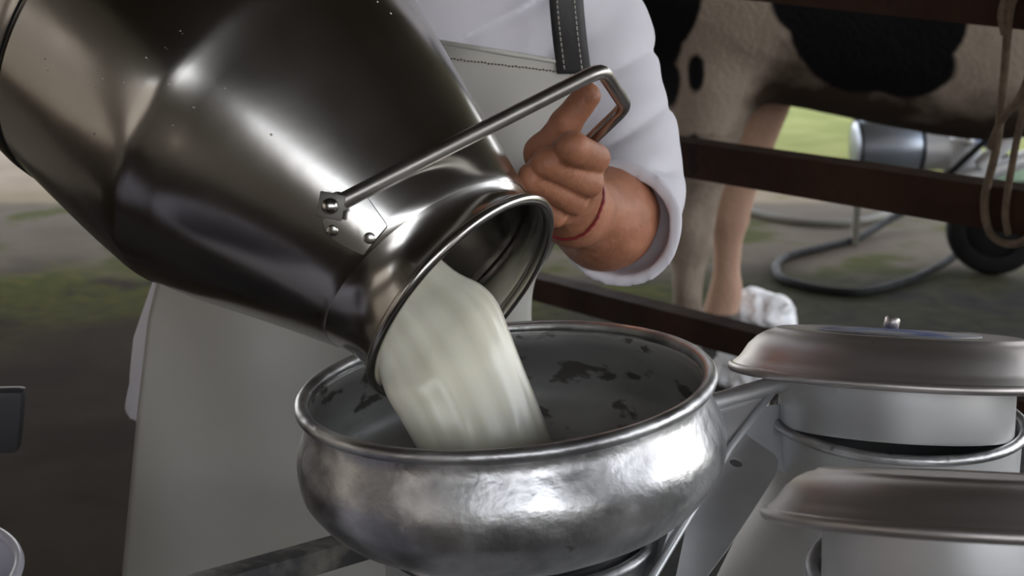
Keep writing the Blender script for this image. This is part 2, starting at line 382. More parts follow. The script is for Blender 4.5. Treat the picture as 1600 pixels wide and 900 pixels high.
for (c, nn) in pivs:
    d = nrm(P(940, 112, 1.12)-Pn); d = nrm(d-(d@nn)*nn); e = np.cross(nn, d)
    # bent lug: base on the can and a square cheek standing off, turned on its corner
    v, f = joinm(box(c+nn*.004, (nrm(d*.8+e), nrm(d-e*.8), nn), (.0195, .0195, .0028), .0008), box(c-nn*.004+d*.006, (d, e, nn), (.006, .016, .018), .001))
    lug = child(mesh('square_lug', v, f, LUG, sharp=30), mcan)
    v, f = lathe([(.0001, .0135), (.004, .0135), (.0058, .012), (.0062, .005), (.0045, -.014)], c, nn, AX, 24)
    pn = mesh('pivot_pin', v, f, STEEL, sharp=50); pn.parent = lug
B1 = P(940, 108, 1.12)
pn_ = np.cross(Pf-Pn, B1-Pn)
def onplane(x, y):
    r = ray(x, y); return CAM+r*(((Pn-CAM)@pn_)/(r@pn_))
B2 = P(978, 166, 1.215)
HN = P(905, 236, 1.262)
st = Pn+nrm(B1-Pn)*.008
rod = fillet([st, B1, B2, HN, Pf], .014, 7)
v, f = tube(rod, .0062, 16); child(mesh('bail_handle', v, f, ROD, sharp=60), mcan)
# dried milk specks on the can
ms = []
for (cx, cy, n, sx, sy, sz) in [(668, 180, 16, 30, 40, .0010), (610, 70, 12, 22, 45, .0010), (705, 230, 18, 34, 18, .0009), (640, 40, 8, 18, 30, .0009), (160, 120, 8, 60, 40, .0005), (250, 130, 7, 50, 50, .0005)]:
    for k in range(n):
        x = cx+random.gauss(0, sx); y = cy+random.gauss(0, sy)
        q, h = canhit(x, y)
        if h < .06: continue
        c, nn = cansurf(q, h, .0002); s = sz*random.uniform(.5, 1.5)
        ms.append(lathe([(s, 0), (s*.8, s*.35), (.0, s*.5)], c, nn, AX, 8))
for k, (x, y, s) in enumerate([(650, 186, .0020), (655, 190, .0014), (610, 22, .0014), (668, 90, .0014), (700, 146, .0016), (704, 151, .0012)]):
    q, h = canhit(x, y); c, nn = cansurf(q, h, .0002); ms.append(lathe([(s, 0), (s*.8, s*.4), (.0, s*.55)], c, nn, AX, 10))
v, f = joinm(*ms); tag(child(mesh('milk_specks', v, f, MILK), mcan), None, None, None, 'stuff')

# ------------------------------------------------------------------ strainer bowl
tb = math.radians(4.6)
BAX = nrm(np.array([-math.sin(tb), 0, math.cos(tb)]))
B0 = P(790, 599, 1.145)
bowl = thing('strainer_bowl', B0-BAX*.19, 'wide dented aluminium strainer bowl catching the poured milk', 'bowl')
ctrl = [(.163, -.004), (.1635, -.014), (.168, -.026), (.1735, -.040), (.1752, -.052), (.1735, -.068), (.166, -.081), (.155, -.095), (.139, -.1055), (.122, -.1145), (.110, -.121), (.103, -.128), (.098, -.175)]
pr = [tuple(p) for p in catmull([np.array(c) for c in ctrl], 4)]
inner = [(r-.003, h) for r, h in reversed(pr)]
v, f = lathe(pr+[(.096, -.175)]+inner, B0, BAX, (1, 0, 0), 160, True)
v = np.array(v); rel = v-B0; hh = rel@BAX; rad = rel-hh[:, None]*BAX; rn = np.linalg.norm(rad, axis=1)
v = v+rad/rn[:, None]*(.0011*wob(v, 38, 2)*(hh < -.02))[:, None]
bo = child(mesh('bowl_shell', v, f, ALU), bowl); bo.data.materials.append(ALUIN)
npr = len(pr); idx = np.zeros(len(bo.data.polygons), np.int32)
for k, p in enumerate(bo.data.polygons):
    c = np.array(p.center)-B0; rr_ = np.linalg.norm(c-(c@BAX)*BAX); nr = np.array(p.normal); idx[k] = 1 if nr@(c-(c@BAX)*BAX) < 0 else 0
bo.data.polygons.foreach_set('material_index', idx)
v, f = lathe(torus(.1655, .0058, 0), B0, BAX, (1, 0, 0), 160, True); child(mesh('rolled_rim', v, f, ALU), bowl)
v, f = lathe([(.001, -.101), (.03, -.101), (.1, -.099), (.136, -.098), (.136, -.102), (.001, -.105)], B0, BAX, (1, 0, 0), 96); child(mesh('strainer_disc', v, f, ALUIN, sharp=40), bowl)
# ------------------------------------------------------------------ the milk
def secs(rows, n=28):
    V = []; Fc = []
    for (A, B, th, bulge) in rows:
        A = np.asarray(A); B = np.asarray(B); c = (A+B)/2; u = (B-A)/2
        away = nrm(np.cross(u, np.cross(FV, u)))
        for k in range(n):
            q = 2*math.pi*k/n; s = math.cos(q); t = math.sin(q)
            rg = 1+.03*math.sin(q*9+1)+.035*math.sin(q*19+2.2); V.append(c+u*np.sign(s)*abs(s)**.8+away*th*t*rg-away*bulge*(1-s*s))
    for i in range(len(rows)-1):
        for k in range(n): Fc.append((i*n+k, i*n+(k+1) % n, (i+1)*n+(k+1) % n, (i+1)*n+k))
    Fc.append(tuple(range(n))); Fc.append(tuple((len(rows)-1)*n+k for k in range(n)))
    return V, Fc
ctl = [((520, 455, 1.165), (650, 380, 1.225), .040, .0), ((545, 500, 1.15), (705, 425, 1.21), .038, .0), ((572, 545, 1.138), (748, 447, 1.20), .036, .004), ((596, 592, 1.128), (774, 474, 1.19), .034, .008), ((608, 622, 1.118), (793, 522, 1.185), .033, .010),
       ((628, 655, 1.118), (812, 572, 1.185), .032, .011), ((648, 692, 1.118), (836, 630, 1.18), .031, .010), ((660, 720, 1.12), (857, 684, 1.175), .031, .008), ((668, 765, 1.125), (872, 738, 1.17), .033, .004)]
A_ = catmull([P(*c[0]) for c in ctl], 5); B_ = catmull([P(*c[1]) for c in ctl], 5)
T_ = np.interp(np.linspace(0, len(ctl)-1, len(A_)), range(len(ctl)), [c[2] for c in ctl]); U_ = np.interp(np.linspace(0, len(ctl)-1, len(A_)), range(len(ctl)), [c[3] for c in ctl])
v, f = secs([(a, b, t, u) for a, b, t, u in zip(A_, B_, T_*.75, U_)], 72)
v = np.array(v); v = v+BX*(.0012*wob(v*np.array([3, 3, .5]), 30))[:, None]
tag(mesh('milk_stream', v, f, MILK, sharp=80), 'creamy white stream of milk falling from the can mouth into the bowl', 'milk')

# ------------------------------------------------------------------ milk cans on the cart
def can(name, cx, cy, zrim, rn_, zdeck, label, tilt=None):
    t = thing(name, (cx, cy, zdeck), label, 'milk can')
    h = zrim-zdeck
    pr = [(.0, .006), (rn_*1.45, .006), (rn_*1.5, 0), (rn_*1.53, .008), (rn_*1.53, h*.58), (rn_*1.50, h*.61), (rn_*1.42, h*.65), (rn_*1.08, h*.83), (rn_*1.0, h*.87), (rn_*.985, h*.90), (rn_*.985, h-.004), (rn_*.955, h-.004), (rn_*.95, h*.88), (rn_*1.0, h*.80), (rn_*1.3, h*.6), (rn_*1.4, .02), (.0, .02)]
    v, f = lathe(pr, (cx, cy, zdeck), n=128); child(mesh('can_body', v, f, NECK, sharp=35), t)
    v, f = lathe(torus(rn_, .0052, h-.003), (cx, cy, zdeck), n=128, closed=True); child(mesh('rolled_rim', v, f, ALU), t)
    return t
def lid(name, c, ax, rf, rp, label, hs=.70):
    t = thing(name, c-ax*.0, label, 'lid'); k = rf/.15
    # c is the middle of the flange edge plane
    dome = [(rf*.70, -.002), (rf*.97, -.001), (rf, .003), (rf*.985, .008), (rf*.95, .012), (rf*.93, .018), (rf*.895, .031), (rf*.845, .042), (rf*.79, .0495), (rf*.745, .0525), (rf*.735, .0555), (rf*.715, .0565), (rf*.70, .0545), (rf*.45, .055), (.0, .056)]
    dome = [(a, b if b < .012 else .012+(b-.012)*hs) for a, b in dome]
    v, f = lathe(dome, c, ax, (1, 0, 0), 128); child(mesh('lid_dome', v, f, LIDM, sharp=50), t)
    v, f = lathe(torus(rf*.985, .0045, .0035), c, ax, (1, 0, 0), 128, True); child(mesh('rolled_edge', v, f, LIDM), t)
    v, f = lathe([(rp, .002), (rp, -.047), (rp*.985, -.050), (.0, -.050)], c, ax, (1, 0, 0), 128); child(mesh('lid_plug', v, f, NECK, sharp=40), t)
    return t
DECK = .29
# can under the bowl
cb = B0-BAX*.129
can('milk_can', float(cb[0]), float(cb[1]), float(cb[2])+.004, .113, DECK, 'milk can holding up the strainer bowl, only its collar showing')
cb1 = P(1399, 647, 1.352); can('milk_can', cb1[0], cb1[1], cb1[2], .118, DECK, 'grey milk can behind, its lid with blue paint ajar')
ax1 = nrm(np.array([.045, .225, 1]))
l1 = lid('can_lid', P(1400, 590, 1.335), ax1, .156, .1085, 'dented grey domed lid with worn blue paint lying ajar on a can')
c1 = P(1400, 590, 1.335)
v, f = lathe([(.0, .0442), (.05, .0440), (.075, .0434), (.076, .0424), (.0, .040)], c1, ax1, (1, 0, 0), 64); child(mesh('blue_paint', v, f, BLUE), l1)
hp = c1+ax1*.042+np.array([.012, .07, -.014]); v, f = lathe([(.0, .011), (.006, .011), (.0075, .009), (.0075, .0), (.0, -.002)], hp, nrm(ax1+np.array([.2, 0, 0])), (1, 0, 0), 20); child(mesh('handle_stub', v, f, LIDM), l1)
cb2 = P(1512, 900, .945); can('milk_can', cb2[0], cb2[1], cb2[2], .102, DECK, 'nearest grey milk can, cut off by the lower right corner')
ax2 = nrm(np.array([.04, .35, 1])); lid('can_lid', P(1512, 824, .925), ax2, .132, .0935, 'plain grey domed lid on the nearest milk can', .52)

# cart that carries the cans
CT = (.15, 1.06); cart = thing('cart', (CT[0], CT[1], 0), 'low steel cart with a worn chipped top bar under the cans', 'cart')
v, f = box((.20, 1.07, DECK-.012), XYZ, (.84, .84, .022), .004); child(mesh('deck', v, f, PLATE, smooth=False), cart)
RA = P(375, 905, 1.17); RB = P(740, 800, 1.40)
dirb = nrm(RB-RA); RA2 = RA-dirb*.10
v, f = bar(RA2, RB, .026, .024, .005); child(mesh('top_bar', v, f, WORN, sharp=40), cart)
for p in (RA2+dirb*.03, RB-dirb*.03):
    v, f = bar((p[0], p[1], DECK), (p[0], p[1], p[2]-.012), .022, .022, .003, up=(0, 1, 0)); child(mesh('upright', v, f, WORN, sharp=40), cart)
for sx in (-.15, .55):
    for sy in (.78, 1.34):
        v, f = lathe([(.02, -.02), (.09, -.022), (.1, -.015), (.1, .015), (.09, .022), (.02, .02)], (sx, sy, .1), (1, 0, 0), (0, 0, 1), 40, True); child(mesh('wheel', v, f, RUBBER, sharp=40), cart)
        v, f = bar((sx, sy, .1), (sx, sy, DECK-.02), .05, .05, .004, up=(0, 1, 0)); child(mesh('wheel_fork', v, f, PLATE, sharp=40), cart)

# bent sheet-steel stand between the bowl and the grey can
stand = thing('steel_stand', G(1120, 900, DECK), 'folded sheet steel stand with a round hole beside the bowl', 'stand')
v, f = tube([P(1105, 632, 1.235), P(1222, 598, 1.30)], .0085, 20); child(mesh('top_tube', v, f, PLATE, sharp=50), stand)
def sheet(name, pts, th, mat, hole=None):
    pts = [np.asarray(p) for p in pts]; n_ = nrm(np.cross(pts[1]-pts[0], pts[2]-pts[0]))
    if hole is None:
        V = [p+n_*th/2 for p in pts]+[p-n_*th/2 for p in pts]; n = len(pts)
        Fc = [tuple(range(n)), tuple(range(n, 2*n))[::-1]]+[(i, (i+1) % n, n+(i+1) % n, n+i) for i in range(n)]
    else:
        c, r = hole; x, y, _ = frame(n_, (1, 0, 0)); m = 32; inn = []; out = []
        poly = [np.array([(p-c)@x, (p-c)@y]) for p in pts]
        for k in range(m):
            q = 2*math.pi*k/m; d = np.array([math.cos(q), math.sin(q)]); best = 9
            for i in range(len(poly)):
                a, b = poly[i], poly[(i+1) % len(poly)]; e = b-a; den = d[0]*e[1]-d[1]*e[0]
                if abs(den) < 1e-9: continue
                s = (a[0]*e[1]-a[1]*e[0])/den; u = (a[0]*d[1]-a[1]*d[0])/den
                if s > 0 and -.001 <= u <= 1.001: best = min(best, s)
            inn.append(c+r*(d[0]*x+d[1]*y)); out.append(c+best*(d[0]*x+d[1]*y))
        V = [p+n_*th/2 for p in inn+out]+[p-n_*th/2 for p in inn+out]; Fc = []
        for k in range(m):
            l = (k+1) % m; Fc += [(k, l, m+l, m+k), (2*m+k, 2*m+l, 3*m+l, 3*m+k), (k, l, 2*m+l, 2*m+k), (m+k, m+l, 3*m+l, 3*m+k)]
    return child(mesh(name, V, Fc, mat, smooth=False), stand)
S0, S1, S2 = P(1148, 672, 1.27), P(1222, 728, 1.24), P(1030, 930, 1.10)
nS = np.cross(S1-S0, S2-S0)
def onS(x, y, d=0): r = ray(x, y); return CAM+r*(((S0-CAM)@nS)/(r@nS))
sheet('hole_plate', [onS(1150, 668), onS(1175, 688), onS(1216, 716), onS(1213, 742), onS(1100, 915), onS(1085, 990), onS(990, 990), onS(1030, 900)], .003, PLATE, (onS(1150, 724), .0062))
v, f = tube([P(1206, 614, 1.285), P(1140, 700, 1.225), P(1018, 905, 1.10), P(975, 985, 1.06)], .0034, 10); child(mesh('edge_bead', v, f, CHROME), stand)
sheet('gusset', [P(1110, 640, 1.24), P(1208, 612, 1.288), P(1140, 702, 1.228), P(1018, 905, 1.104), P(1000, 905, 1.13)], .002, PLATE)
sheet('back_sheet', [P(1160, 640, 1.31), P(1225, 630, 1.34), P(1225, 740, 1.33), P(1165, 700, 1.31)], .002, CHROME)

# ------------------------------------------------------------------ person
feet = Q(560, 900, 1.58); per = thing('person', (feet[0], 1.60, 0), 'person in white short-sleeved shirt and pale apron, tipping the milk can', 'person')
def Wd(px, py, d): return P(px, py, d)
# hand and forearm
F4 = [  # knuckle, middle joint, end joint, tip, radii
    (Wd(930, 248, 1.238), Wd(895, 231, 1.200), Wd(880, 238, 1.226), Wd(896, 246, 1.244), (.0136, .0140, .0120, .0108)),
    (Wd(921, 286, 1.243), Wd(856, 254, 1.214), Wd(842, 266, 1.243), Wd(864, 276, 1.260), (.0132, .0134, .0118, .0108)),
    (Wd(897, 315, 1.252), Wd(832, 277, 1.226), Wd(828, 290, 1.252), Wd(850, 298, 1.266), (.0124, .0122, .0110, .0100)),
    (Wd(866, 337, 1.262), Wd(818, 296, 1.243), Wd(820, 306, 1.262), Wd(838, 312, 1.272), (.0114, .0110, .0098, .0090))]
WR = Wd(894, 326, 1.330); ELB = Wd(972, 326, 1.512); FM = Wd(944, 340, 1.435)
TH = [(Wd(868, 300, 1.318), .021), (Wd(849, 240, 1.268), .0170), (Wd(884, 193, 1.250), .0142), (Wd(917, 150, 1.243), .0122)]
SHL = Wd(885, -30, 1.62)
def hand_f(p):
    st_ = [fg[0]+nrm(WR-fg[0])*.016 for fg in F4]; palm = cone(p, st_[0], WR, .0125, .024)
    for q_ in st_[1:]: palm = smin(palm, cone(p, q_, WR, .0120, .024), .010)
    palm = smin(palm, cone(p, (F4[1][3]+F4[0][3])/2, TH[0][0], .014, .022), .012)
    palm = smin(palm, cone(p, TH[0][0], WR, .022, .026), .02)
    arm = cone(p, WR, FM, .030, .0475); arm = smin(arm, cone(p, FM, ELB, .0475, .044), .03)
    arm = smin(arm, cone(p, ELB, SHL, .044, .050), .03)
    d = smin(palm, arm, .022)
    th = cone(p, TH[0][0], TH[1][0], .022, .017); th = smin(th, cone(p, TH[1][0], TH[2][0], .0165, .0132), .006); th = smin(th, cone(p, TH[2][0], TH[3][0], .0140, .0124), .005)
    d = smin(d, th, .008)
    fs = None
    for fg in F4:
        a, b, c, e, r = fg
        q = smin(cone(p, a, b, r[0], r[1]), cone(p, b, c, r[1], r[2]), .004); q = smin(q, cone(p, c, e, r[2], r[3]), .004)
        fs = q if fs is None else smin(fs, q, .0008)
    d = smin(d, fs, .0025)
    return d+.0006*wob(p, 160)
allp = np.array([q for fg in F4 for q in fg[:4]]+[t[0] for t in TH]+[WR, ELB, FM])
V1, Q1 = sdf(hand_f, allp.min(0)-.07, allp.max(0)+np.array([.06, .05, .07]), .0024)
# rest of the body (hidden by clothes): pelvis, torso, neck, head, legs, other arm
CH = Q(705, 40, 1.60); PE = np.array([Q(560, 700, 1.60)[0], 1.60, .86]); NK = np.array([CH[0]+.02, 1.59, 1.52]); HD = np.array([CH[0]+.02, 1.53, 1.64])
SHR = np.array([CH[0]-.19, 1.62, 1.44]); SHLb = SHL
CB = M0-AX*.42; ELR = np.array([CH[0]-.40, 1.62, 1.24]); HR = CB+ZL*.03+YL*0-UV*.0; HR = M0-AX*.43+nrm(-RV*.9-UV*.15+FV*.35)*.175
def body_f(p):
    d = cone(p, PE, CH, .105, .09); d = smin(d, cone(p, SHR, SHLb, .05, .05), .05)
    d = smin(d, cone(p, CH, NK, .07, .055), .05); d = smin(d, cone(p, NK, HD, .056, .07), .03)
    d = smin(d, ell(p, HD+np.array([0, 0, .03]), (.078, .098, .118)), .03)
    d = smin(d, cone(p, HD+np.array([0, -.10, .02]), HD+np.array([0, -.118, -.005]), .009, .014), .015)
    for s in (-1, 1):
        d = smin(d, ell(p, HD+np.array([s*.08, .01, .02]), (.014, .025, .034)), .008)
        d = np.maximum(d, -ell(p, HD+np.array([s*.033, -.105, .035]), (.016, .012, .011)))
        hip = PE+np.array([s*.09, 0, -.03]); kn = np.array([PE[0]+s*.11, 1.58, .48]); an = np.array([PE[0]+s*.13, 1.60, .09])
        d = smin(d, cone(p, hip, kn, .085, .06), .03); d = smin(d, cone(p, kn, an, .058, .042), .02)
        d = smin(d, cone(p, an+np.array([0, .03, -.045]), an+np.array([s*.02, -.15, -.055]), .042, .034), .03)
    d = smin(d, cone(p, SHR, ELR, .058, .045), .04); d = smin(d, cone(p, ELR, HR, .044, .03), .03)
    fwd = nrm(HR-ELR)
    for k, o in enumerate((-.03, -.01, .01, .03)):
        b = HR+fwd*.02+ZL*0+UV*0+nrm(np.cross(fwd, FV))*o; d = smin(d, cone(p, b, b+nrm(fwd+nrm(AX))*.07, .012, .0095), .012)
    d = smin(d, cone(p, HR, HR+nrm(np.cross(fwd, FV))*.06+fwd*.02, .015, .011), .012)
    return d
V2, Q2 = sdf(body_f, (min(HR[0], ELR[0])-.15, 1.20, .005), (SHL[0]+.12, 1.80, 1.83), .011)
body = child(raw('body', np.concatenate([V1, V2]), np.concatenate([Q1, Q2+len(V1)]), SKIN), per)
def hair_f(p): return np.maximum(ell(p, HD+np.array([0, .012, .045]), (.086, .104, .118)), (p-HD-np.array([0, -.05, .03]))@nrm([0, -1, -.55]))
Vh, Qh = sdf(hair_f, HD-.16, HD+.2, .008); child(raw('hair', Vh, Qh, HAIR), per)
# bracelet
wdir = nrm(WR-(F4[1][0]+F4[2][0])/2*.5-(F4[0][0]+F4[3][0])/2*.5); bc = Wd(880, 322, 1.305)
x_, y_, z_ = frame(nrm(ELB-bc), (1, 0, 0)); bm_ = []
ringp = []
for k in range(60):
    q = 2*math.pi*k/60; d = math.cos(q)*x_+math.sin(q)*y_; s = np.linspace(.005, .08, 76); pts = bc+s[:, None]*d
    dv = hand_f(pts); i = int(np.argmax(dv > 0)); ringp.append(bc+d*(s[i]+.001))
v, f = tube(ringp, [.0011+.0004*(k % 2) for k in range(60)], 8, closed=True); child(mesh('bracelet', v, f, BEAD), per)

# shirt: torso, sleeves, flaring tail
HEM = Wd(967, 354, 1.425); HN_ = nrm(-FV*.93-RV*.25-UV*.22)
SL = [(Wd(872, -40, 1.60), .088), (Wd(920, 90, 1.585), .071), (Wd(955, 210, 1.555), .066), (Wd(965, 300, 1.52), .0655), (Wd(967, 354, 1.42), .064)]
zt = np.array([.70, .85, .98, 1.1, 1.25, 1.38, 1.46, 1.52])
cxt = np.array([-.03, -.026, -.012, 0, 0, 0, 0, 0])+np.interp(zt, [.7, .95, 1.2, 1.5], [Q(535, 640, 1.6)[0], Q(565, 470, 1.6)[0], Q(655, 200, 1.6)[0], CH[0]])
at = np.array([.236, .228, .210, .195, .20, .205, .19, .12]); bt = np.array([.15, .14, .125, .125, .13, .125, .10, .07])
def tors(p):
    z = p[:, 2]; c = np.interp(z, zt, cxt); a = np.interp(z, zt, at); b = np.interp(z, zt, bt)
    q = ((np.abs(p[:, 0]-c)/a)**2.4+(np.abs(p[:, 1]-1.60)/b)**2.4)**(1/2.4)
    return np.maximum((q-1)*np.minimum(a, b)*.95, np.maximum(.765-z, z-1.52))
def folds(p):
    u = p@nrm(RV*1.0-UV*.55+FV*.2); w2 = p@nrm(UV+.4*RV)
    return .013*(1-np.abs(np.sin(u*34+1.3*np.sin(w2*11)+wob(p, 12)*1.6)))**2.2*np.clip(.65+1.1*wob(p, 10, 4), 0, 1)+.0025*wob(p, 30)
def sleeve_folds(p):
    w2 = p@nrm(UV-.35*RV+.25*FV); u = p@RV
    return .012*(1-np.abs(np.sin(w2*38+1.8*np.sin(u*17)+wob(p, 14, 3)*1.7)))**2.2*np.clip(.65+1.2*wob(p, 12, 1), 0, 1)*np.clip(np.abs((p-HEM)@HN_)/.05, .15, 1)+.002*wob(p, 33, 2)
def shirt_f(p):
    d = tors(p)+folds(p)*np.clip((p[:, 2]-.92)/.12, .1, 1)
    s = None
    for (a, ra), (b, rb) in zip(SL[:-1], SL[1:]):
        q = cone(p, a, b, ra, rb); s = q if s is None else smin(s, q, .03)
    s = s+sleeve_folds(p)
    s = np.maximum(s, (p-HEM)@HN_)
    hollow = cone(p, HEM+HN_*.06, HEM-HN_*.016, .0575, .050)+sleeve_folds(p)
    s = np.maximum(s, -hollow)
    r = smin(cone(p, SHR, ELR, .085, .066), cone(p, SHR, CH, .085, .1), .03)
    r = np.maximum(r, (p-(SHR*.15+ELR*.85))@nrm(ELR-SHR))
    d = smin(d, r, .03); d = smin(d, s, .028)
    return np.maximum(d, -hollow)
V3, Q3 = sdf(shirt_f, (min(ELR[0]-.1, -.45), 1.28, .74), (SHL[0]+.2, 1.78, 1.56), .0042)
child(raw('shirt', V3, Q3, SHIRT), per)
# trousers
def pants_f(p):
    d = cone(p, PE+np.array([0, 0, .05]), PE-np.array([0, 0, .05]), .12, .12)
    for s in (-1, 1):
        d = smin(d, cone(p, PE+np.array([s*.09, 0, -.03]), np.array([PE[0]+s*.11, 1.58, .48]), .095, .085), .03)
        d = smin(d, cone(p, np.array([PE[0]+s*.11, 1.58, .48]), np.array([PE[0]+s*.13, 1.60, .16]), .085, .078), .02)
    return np.maximum(d, .10-p[:, 2])
V4, Q4 = sdf(pants_f, (PE[0]-.35, 1.35, .08), (PE[0]+.35, 1.8, 1.08), .013); child(raw('trousers', V4, Q4, PANTS), per)
# apron
vy = [-.02, .03, .12, .3, .42, .55, .72, 1.0, 1.25]
ys = [46, 90, 200, 365, 430, 495, 640, 900, 1130]
Lx = [575, 540, 430, 290, 250, 233, 216, 192, 172]; Rx = [930, 925, 905, 868, 838, 830, 834, 842, 850]
nu, nv = 70, 120; V = []
for j in range(nv+1):
    yy = 46+(1130-46)*j/nv; xl = np.interp(yy, ys, Lx); xr = np.interp(yy, ys, Rx)
    wave = 6*math.sin((yy-340)/28)*math.exp(-((yy-420)/70)**2)
    for i in range(nu+1):
        u = i/nu; x = xl+(xr+wave-xl)*u
        top = 58*u if j == 0 else 58*u*max(0, 1-j/14)
        s = (u-.5)*2; Y = 1.447+.06*abs(s)**2.6+.010*(1-abs(s))*math.sin(u*9+yy/170)+.006*math.sin(u*17-yy/90)*min(1, j/30)
        Y += .0 if yy < 480 else -.00004*(yy-480)
        V.append(Q(x, yy+top, Y))
Fc = [(j*(nu+1)+i, j*(nu+1)+i+1, (j+1)*(nu+1)+i+1, (j+1)*(nu+1)+i) for j in range(nv) for i in range(nu)]
ap = child(mesh('apron', V, Fc, APRON), per); md = ap.modifiers.new('thick', 'SOLIDIFY'); md.thickness = .003; md.offset = 0
hem = [np.array(V[i]) for i in range(nu+1)]
v, f = tube([h+np.array([0, -.001, -.001]) for h in hem], .0028, 8); hm = mesh('apron_hem', v, f, APRON); hm.parent = ap
seg = []
for i in range(0, nu-1):
    a = np.array(V[3*(nu+1)+i]); b = np.array(V[3*(nu+1)+i+1]); seg.append(tube([a*.85+b*.15+np.array([0, -.0022, random.uniform(-.001, .001)]), a*.35+b*.65+np.array([0, -.0022, 0])], .0008, 5))
v, f = joinm(*seg); hs_ = mesh('hem_stitching', v, f, ROPE); hs_.parent = ap
def strap(pts, wpx):
    c = catmull([np.array(q, float) for q in pts], 8); V = []; n = len(c)
    for (x, y, Y) in c:
        for s in (-1, -.5, 0, .5, 1): V.append(Q(x+s*wpx/2, y, Y+.002*s*s))
    Fc = [(j*5+i, j*5+i+1, (j+1)*5+i+1, (j+1)*5+i) for j in range(n-1) for i in range(4)]
    o = mesh('strap', V, Fc, STRAP); o.parent = ap; m_ = o.modifiers.new('thick', 'SOLIDIFY'); m_.thickness = .003
    for s in (-.55, .5):
        seg = []
        cc = catmull([np.array(q, float) for q in pts], 22)
        for k in range(0, len(cc)-3, 3):
            a, b = cc[k], cc[k+2]; seg.append(tube([Q(a[0]+s*wpx/2, a[1], a[2]-.0032), Q(b[0]+s*wpx/2, b[1], b[2]-.0032)], .0007, 5))
        v, f = joinm(*seg); child(mesh('stitching', v, f, THREAD), per)
    return o
strap([(884, -120, 1.51), (884, -60, 1.472), (884, -10, 1.463), (889, 50, 1.462), (897, 114, 1.470)], 52)
strap([(610, -120, 1.51), (606, -60, 1.472), (602, -10, 1.466), (600, 45, 1.470), (598, 95, 1.474)], 52)

# ------------------------------------------------------------------ cattle rails
u36 = np.array([-math.sin(math.radians(36)), math.cos(math.radians(36)), 0]); n36 = np.array([u36[1], -u36[0], 0]); R0 = P(1100, 250, 2.6)
def onR(x, y): r = ray(x, y); return CAM+r*(((R0-CAM)@n36)/(r@n36))
rails = thing('cattle_rail', (R0[0], R0[1], 0), 'rusty brown steel stall rails between the person and the cow', 'railing')
def rail(xa, ya, xb, yb, wd, ht, name='rail'):
    a = onR(xa, ya); b = onR(xb, yb); d = b-a; du = d@u36
    pl, pr_ = (onR(640, 250)-a)@u36+.03, (onR(1760, 250)-a)@u36-.03; a, b = a+d*(pl/du), a+d*(pr_/du)
    z = nrm(d); up = nrm(np.array([0, 0, 1.])-z[2]*z); sd_ = np.cross(up, z)
    if sd_@FV < 0: sd_ = -sd_
    c = (a+b)/2; Ln = np.linalg.norm(b-a)
    v, f = joinm(box(c, (sd_, up, z), (.006, ht, Ln), .001), box(c+up*(ht/2-.003)+sd_*wd/2, (sd_, up, z), (wd, .006, Ln), .001), box(c-up*(ht/2-.003)+sd_*wd/2, (sd_, up, z), (wd, .006, Ln), .001))
    child(mesh(name, v, f, RUST, smooth=False), rails); return a, b
rail(1060, 248, 1600, 333, .06, .066)
rail(836, 452, 1200, 548, .05, .052)
rail(1100, -35, 1600, 12, .06, .062)
for x in (640, 1760):
    p = onR(x, 250); v, f = box((p[0]+.03, p[1]+.05, .62), (u36, n36, (0, 0, 1)), (.06, .06, 1.24), .003); child(mesh('post', v, f, RUST, smooth=False), rails)
# rope loops hanging on the rails
def rope_loop(pts, off, r, label):
    pp = [onR(x, y)-n36*np.sign(n36@FV)*(-1)*0+nrm(-FV)*o for (x, y), o in zip(pts, off)]
    v, f = tube(catmull(pp, 8), r, 8); return tag(mesh('rope', v, f, ROPE), label, 'rope', 'ropes on the cattle rails')
rope_loop([(1600, -30), (1572, 15), (1562, 120), (1550, 230), (1532, 310), (1538, 360), (1560, 380), (1590, 378), (1625, 350)], [.02]*9, .0065, 'longest brown rope loop hanging round the middle rail')
rope_loop([(1560, 20), (1580, -10), (1600, 5), (1605, 60), (1590, 160), (1572, 250), (1560, 330), (1568, 368)], [.025, .03, .03, .03, .03, .03, .03, .02], .0055, 'thin brown rope hanging straight between the two upper rails')
rope_loop([(1558, 60), (1553, 30), (1562, 0), (1585, -12), (1606, 0), (1612, 60), (1585, 150), (1555, 190), (1535, 235)], [.03]*9, .0055, 'brown rope looped over the top rail and trailing sideways')
rope_loop([(1640, 60), (1612, 40), (1598, 70), (1596, 140), (1606, 200), (1640, 230)], [.03]*6, .0055, 'brown rope loop cut off by the right picture edge')

